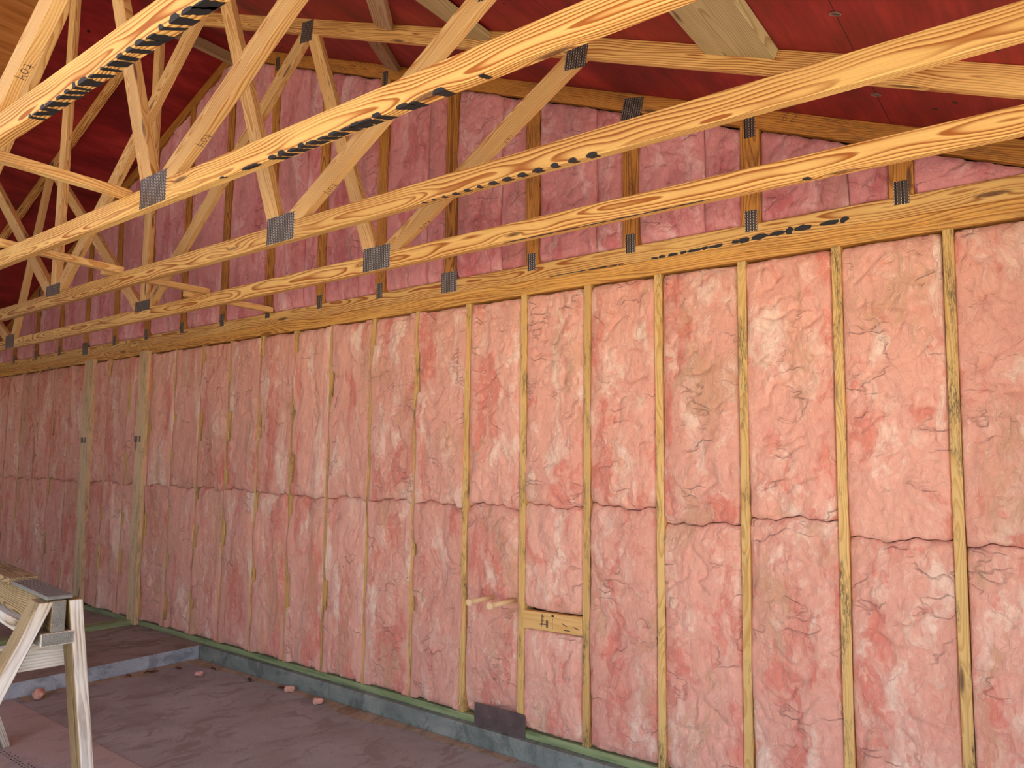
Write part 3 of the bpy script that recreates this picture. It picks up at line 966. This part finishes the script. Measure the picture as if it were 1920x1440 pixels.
# gable truss flush with the wall face
G = empty('gable_truss', (XC, 0.019, H))
tag(G, 'gable end truss with upright studs standing on the wall plates', 'truss')
bc = xzprism('bottom_chord', [(XC - 5.68, H + 0.0005), (XC + 5.68, H + 0.0005), (XC + 5.50, H + CD), (XC - 5.50, H + CD)], 0.0, TT, (1, 0), M['chord'], G, 0.003, off=(9, 0.02, 0.05))
for s_ in (-1, 1):
    xzprism('top_chord', [(p[0] if abs(p[0] - XC) < 5.58 else XC + s_ * 5.58, p[1] if abs(p[0] - XC) < 5.58 else (zlow(XC + s_ * 5.58) + (VD if p[1] > zlow(p[0]) + 0.01 else 0))) for p in top_chord_poly(s_)],
            0.0, TT, (s_, -SL), M['gable'], G, 0.003)
for k_, x in enumerate(gx):
    P = [(x - 0.0445, H + CD), (x + 0.0445, H + CD), (x + 0.0445, 5), (x - 0.0445, 5)]
    P = clip_web(P)
    if len(P) > 3 and max(p[1] for p in P) - H > 0.16:
        xzprism('gable_stud', P, 0.0, TT, (0, 1), M['gable'], G)
        big = k_ in (4, 12)
        connector(G, x, H + (0.076 if big else 0.104), 0.124 if big else 0.055, 0.124 if big else 0.098, 0.0)
        if k_ <= 8 or k_ % 2 == 0:
            connector(G, x + (0.0 if k_ != 2 else 0.01), zlow(x) + (0.0 if k_ else 0.0), 0.052 if k_ != 2 else 0.112, 0.10 if k_ != 2 else 0.135, 0.0, -0.2 if k_ == 2 else 0.0)
# black dashes along the foot of the gable chord
x = -1.86
rr = random.Random(4)
while x < -0.36:
    if -1.44 < x < -1.26:
        x = -1.26
    bm = bmesh.new()
    L = rr.uniform(0.03, 0.085)
    hgt = 0.004 + 0.010 * (1 - abs((x + 0.7) / 1.2)) * rr.uniform(0.6, 1.3)
    if x < -0.85:
        hgt *= 0.75
    zc = H + 0.004 + 0.030 * max(0, (x + 1.3)) / 0.9
    n = 12
    ring = []
    for i in range(n):
        a_ = 2 * PI * i / n
        rad = 1 + rr.uniform(-0.25, 0.25)
        ring.append(bm.verts.new((x + L / 2 + math.cos(a_) * L / 2 * rad, -0.0008, max(H + 0.002, zc + math.sin(a_) * hgt * rad))))
    bm.faces.new(ring)
    x += L * rr.uniform(0.95, 1.5)
    finish('spray_mark', bm, M['black'], bc, None, 0)
writing(G.children[2], '62', (-0.62, 0.0, zlow(-0.62) + 0.05), (1, 0, -SL), (SL, 0, 1), 0.045, (0, -1, 0), 0.002)

# lateral braces laid across the bottom chords
zb = H + CD + 0.0195
for (xa, ya, xb_, yb_, lab) in ((-2.79, -3.15, -2.80, -1.835, 'pine brace lying across the nearest two trusses, its cut end showing'),
                                (-4.07, -1.92, -4.12, -1.235, 'pine brace bridging the second and third trusses'),
                                (-4.235, -1.30, -4.20, -0.62, 'pine brace bridging the first and second trusses'),
                                (-4.38, -0.69, -4.36, -0.006, 'thin pine brace running from the first truss to the gable chord')):
    o = board('truss_brace', (xa, ya, zb), (xb_, yb_, zb), 0.045, TT, M['web'], upv=(1, 0, 0))
    tag(o, lab, 'brace', 'truss braces')

# boards fixed up against the roof sheathing
ct = math.atan(SL)


def roofboard(name, xa, ya, xb_, yb_, width, mat, lab, drop=0.0, thk=TT):
    za = zlow(xa) + VD - thk / 2 / math.cos(ct) - drop - 0.001
    zb_ = zlow(xb_) + VD - thk / 2 / math.cos(ct) - drop - 0.001
    s_ = -1 if xa > XC else 1
    dirv = (Vector((xb_, yb_, zb_)) - Vector((xa, ya, za))).normalized()
    nrm = Vector((-s_ * SL, 0, 1)).normalized()
    side = dirv.cross(nrm).normalized()
    o = board(name, (xa, ya, za), (xb_, yb_, zb_), width, thk, mat, upv=side)
    tag(o, lab, 'roof board', 'boards against the roof deck')
    return o


for (y0, y1, w_) in ((-SP * 2, -SP - TT, 'wide greenish treated board flat against the red deck, upper right'),):
    roofboard('roof_blocking', -0.575, -SP * 2 - 0.001, -0.575, -SP - TT - 0.001, 0.286, M['treated'], w_)
roofboard('roof_blocking', -1.845, -SP * 2 - 0.001, -1.845, -SP - TT - 0.001, 0.135, M['treated'], 'narrow treated board against the red deck, top centre', 0.012)
roofboard('roof_blocking', -2.10, -SP * 2 + 0.09, -2.50, -SP - TT - 0.03, 0.10, M['pale'], 'pale diagonal board against the deck, between the first two trusses')
roofboard('roof_blocking', -2.72, -SP + 0.03, -3.10, -0.03, 0.10, M['pale'], 'pale diagonal board against the deck, between gable and first truss')
o = board('ridge_block', (XC, -SP + 0.001, ZL - 0.02), (XC, -0.001, ZL - 0.02), CD, TT, M['pale'])
tag(o, 'short block under the ridge between the gable and first truss', 'ridge block')

# sheathing clips
for y_ in (-SP * 1.5 - 0.02, -SP * 0.5):
    x_ = -0.18
    z_ = zlow(x_) + VD - 0.002
    bm = bmesh.new()
    pts = [(x_ + 0.016 * math.cos(a), y_ + 0.010 * math.sin(a) + 0.0) for a in np.linspace(0, 2 * PI, 14, endpoint=False)]
    rng = []
    for i, (px, py) in enumerate(pts):
        nx_, ny_ = (px - x_), (py - y_)
        l_ = math.hypot(nx_, ny_)
        rng.append([bm.verts.new((px + nx_ / l_ * a_, py + ny_ / l_ * a_, zlow(px) + VD - 0.001 - c_)) for a_, c_ in ((-0.002, 0), (0.002, 0), (0.002, 0.004), (-0.002, 0.004))])
    for i in range(14):
        for j in range(4):
            bm.faces.new((rng[i][j], rng[i][(j + 1) % 4], rng[(i + 1) % 14][(j + 1) % 4], rng[(i + 1) % 14][j]))
    o = finish('panel_clip', bm, M['clip'], None, None, 0)
    tag(o, 'small metal clip on the red deck seam, %s' % ('above the long front chord at upper right' if y_ < -0.5 else 'close to the gable chord'), 'clip', 'sheathing clips')

# ------------------------------------------------------------------ floor things
o = board('sole_plate', (-6.215, -4.5, 0.019), (-6.215, -0.0015, 0.019), 0.14, TT, M['green'], upv=(1, 0, 0))
tag(o, 'green treated strip lying on the raised floor, running out from the wall', 'sole plate')
o = slab('floor_sheet', -5.05, -2.61, -2.55, -1.335, FZ, FZ + 0.010, M['sheetb'], kind=None, bevel=0.001)
tag(o, 'smooth brown sheet lying flat on the slab under the sawhorse', 'sheet')
bm = bmesh.new()
rr = random.Random(2)
for i in range(14):
    x_ = -4.20 + i * 0.034
    for j in range(rr.choice((2, 3))):
        yy = -1.705 + j * 0.016
        q = [bm.verts.new((x_ + a_, yy + b_, FZ + 0.0107)) for a_, b_ in ((0, 0), (0.018, 0), (0.018, 0.006), (0, 0.006))]
        bm.faces.new(q)
finish('ink_stamp', bm, M['ink'], o, None, 0)


def tuft(x, y, z, r, seed, lab, mat='batt', flat=0.7):
    bm = bmesh.new()
    bmesh.ops.create_icosphere(bm, subdivisions=3, radius=1.0)
    rr_ = random.Random(seed)
    ox = rr_.uniform(0, 50)
    for v in bm.verts:
        d = v.co.normalized()
        k_ = 1 + 0.45 * math.sin(3.1 * d.x + ox) * math.cos(2.7 * d.y + ox * 2) + 0.2 * math.sin(9 * d.x + 7 * d.z + ox)
        v.co = Vector((d.x * k_ * r, d.y * k_ * r, d.z * k_ * r * flat))
    mz = min(v.co.z for v in bm.verts)
    for v in bm.verts:
        v.co += Vector((x, y, z - mz))
    o = finish('insulation_scrap', bm, M[mat], None, (Vector((0, 0, 0)), Vector((1, 0, 0)), Vector((0, 1, 0)), Vector((0, 0, 1)), (seed, 0, 0)), 0, True)
    return tag(o, lab, 'insulation scrap', 'scraps of insulation')


tuft(-4.93, -1.22, FZ, 0.035, 1, 'pink tuft on the slab in front of the concrete step')
tuft(-4.62, -0.30, FZ, 0.022, 2, 'small pale tuft on the slab near the inner corner')
tuft(-3.84, -0.11, FZ, 0.026, 3, 'pink tuft on the slab against the curb beside a dead leaf')
tuft(-3.50, -0.15, FZ, 0.024, 4, 'pink tuft on the slab by the curb, farthest right')
tuft(-3.46, 0.02, 0.0385, 0.02, 6, 'pink shred on the sill beside a stud foot')


def leaf(x, y, z, L, ang, lab):
    bm = bmesh.new()
    n = 8
    top, bot = [], []
    for i in range(n + 1):
        t = i / n
        wv_ = 0.28 * L * math.sin(PI * t) ** 0.8 + 0.001
        zc = z + 0.002 + 0.010 * math.sin(PI * t) + 0.004 * math.sin(9 * t)
        for lst, s_ in ((top, 1), (bot, -1)):
            lx, ly = (t - 0.5) * L, s_ * wv_ / 2
            lst.append((x + lx * math.cos(ang) - ly * math.sin(ang), y + lx * math.sin(ang) + ly * math.cos(ang), zc + 0.004 * (s_ > 0)))
    tv = [bm.verts.new(p) for p in top]
    bv = [bm.verts.new(p) for p in bot]
    tv2 = [bm.verts.new((p[0], p[1], p[2] + 0.001)) for p in top]
    bv2 = [bm.verts.new((p[0], p[1], p[2] + 0.001)) for p in bot]
    for i in range(n):
        bm.faces.new((tv[i], tv[i + 1], bv[i + 1], bv[i]))
        bm.faces.new((tv2[i], bv2[i], bv2[i + 1], tv2[i + 1]))
    o = finish('dead_leaf', bm, M['leaf'], None, None, 0)
    return tag(o, lab, 'leaf', 'dead leaves on the slab')


leaf(-3.93, -0.10, FZ, 0.085, 0.4, 'curled brown leaf beside a pink tuft at the curb')
leaf(-4.96, -0.47, FZ, 0.10, 1.2, 'brown leaf at the foot of the concrete step')
leaf(-4.90, -0.30, FZ, 0.07, 0.3, 'brown leaf in the corner of step and curb')
leaf(-4.26, -0.13, FZ, 0.09, 2.6, 'thin brown leaf lying along the curb')
leaf(-4.99, -0.62, FZ, 0.06, 0.1, 'small brown leaf farther along the step')
leaf(-4.70, -0.14, FZ, 0.08, 3.0, 'dry brown leaf by the curb near the corner')
# sawdust drift
bm = bmesh.new()
for (xa, ya, xb_, yb_, wd) in ((-5.04, -0.052, -2.0, -0.052, 0.12), (-5.05, -1.30, -5.05, -0.06, 0.13)):
    n = 60
    prev = None
    for i in range(n + 1):
        t = i / n
        px, py = xa + (xb_ - xa) * t, ya + (yb_ - ya) * t
        wv_ = wd * (0.35 + 0.65 * abs(math.sin(t * 11 + 1) * math.cos(t * 5)))
        horizontal = abs(xb_ - xa) > abs(yb_ - ya)
        q = (px, py - wv_, FZ + 0.0008) if horizontal else (px + wv_, py, FZ + 0.0008)
        cur = (bm.verts.new((px, py, FZ + 0.005)), bm.verts.new(q))
        if prev:
            bm.faces.new((prev[0], prev[1], cur[1], cur[0]))
        prev = cur
o = finish('sawdust', bm, M['dirt'], None, None, 0)
tag(o, 'thin drift of brown sawdust along the foot of curb and step', 'sawdust', kind='stuff')

# ------------------------------------------------------------------ sawhorse
AX = Vector((-0.9940, 0.1095, 0))
SX = Vector((0.1095, 0.9940, 0))
O0 = Vector((-2.064, -2.312, 0))


def L3(s_, t_, z):
    """s along the beam away from the near end, t across (towards the wall), z height"""
    p = O0 + AX * s_ + SX * t_
    return (p.x, p.y, z)


hz = empty('sawhorse', (O0.x, O0.y, FZ))
tag(hz, 'weathered wooden sawhorse standing on the brown sheet at lower left', 'sawhorse')
BL = 2.26
board('end_block', L3(0.004, 0.002, 1.0275), L3(0.385, 0.002, 1.0275), 0.074, 0.012, M['endgrey'], hz, upv=SX, bevel=0.003)
board('top_rail', L3(0.39, 0, 1.0325), L3(BL, 0, 1.0325), CD, 0.022, M['weather2'], hz, upv=SX, bevel=0.003)
bm_ = board('beam', L3(0.0, 0.0, 0.9735), L3(BL, 0.0, 0.9735), CD + 0.003, TT, M['weather2'], hz, bevel=0.002, off=(2.2, 0.03, 0.035))
bm_.data.materials.append(M['endgrey'])
for p in bm_.data.polygons:
    if abs(p.normal.dot(AX)) > 0.9:
        p.material_index = 1
br_ = board('bottom_rail', L3(-0.004, 0.0, 0.909), L3(BL, 0.0, 0.909), CD, TT, M['weather'], hz, upv=SX, bevel=0.003)
br_.data.materials.append(M['endgrey'])
for p in br_.data.polygons:
    if abs(p.normal.dot(AX)) > 0.9:
        p.material_index = 1
ZF = FZ + 0.0105
for s0, s1, nm in ((0.0, -0.0, 'near'), (BL - 0.09, 0.0, 'far')):
    # right leg (towards the wall) and left leg
    for sgn, y_top, y_bot in ((1, 0.032, 0.176 if s0 == 0 else 0.42), (-1, -0.021, -0.522 if s0 == 0 else -0.42)):
        top_ = Vector(L3(s0 + 0.0445, y_top + sgn * 0.012, 1.02))
        bot = Vector(L3(s0 + 0.0445, y_bot, ZF))
        d = (bot - top_).normalized()
        bm = bmesh.new()
        cc = AX
        bb = d.cross(cc).normalized()
        rings = []
        for q, zc in ((top_, 1.018), (bot, ZF + 0.0005)):
            rg = []
            for a_, b_ in ((-1, -1), (1, -1), (1, 1), (-1, 1)):
                pp = q + cc * (a_ * 0.0445) + bb * (b_ * 0.019)
                pp = pp + d * ((zc - pp.z) / d.z)
                rg.append(bm.verts.new(pp))
            rings.append(rg)
        for j in range(4):
            bm.faces.new((rings[0][j], rings[0][(j + 1) % 4], rings[1][(j + 1) % 4], rings[1][j]))
        bm.faces.new(rings[0][::-1]); bm.faces.new(rings[1])
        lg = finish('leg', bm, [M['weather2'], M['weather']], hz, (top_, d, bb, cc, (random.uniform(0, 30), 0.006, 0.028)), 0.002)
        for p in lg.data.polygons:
            if abs(p.normal.dot(AX)) > 0.9:      # paler grey on the narrow edges, brown elsewhere
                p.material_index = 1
    # brace between the legs, on their inner side
    sb = s0 + 0.0895 + 0.0195 if s0 == 0 else s0 - 0.0195
    board('leg_brace', L3(sb, -0.15, 0.845), L3(sb, 0.075, 0.845), 0.078, TT, M['weather'], hz)
board('leg_brace', L3(0.13, -0.13, 0.88), L3(0.13, -0.34, 0.58), CD, TT, M['weather2'], hz, upv=AX)

print('objects', len(scene.objects))
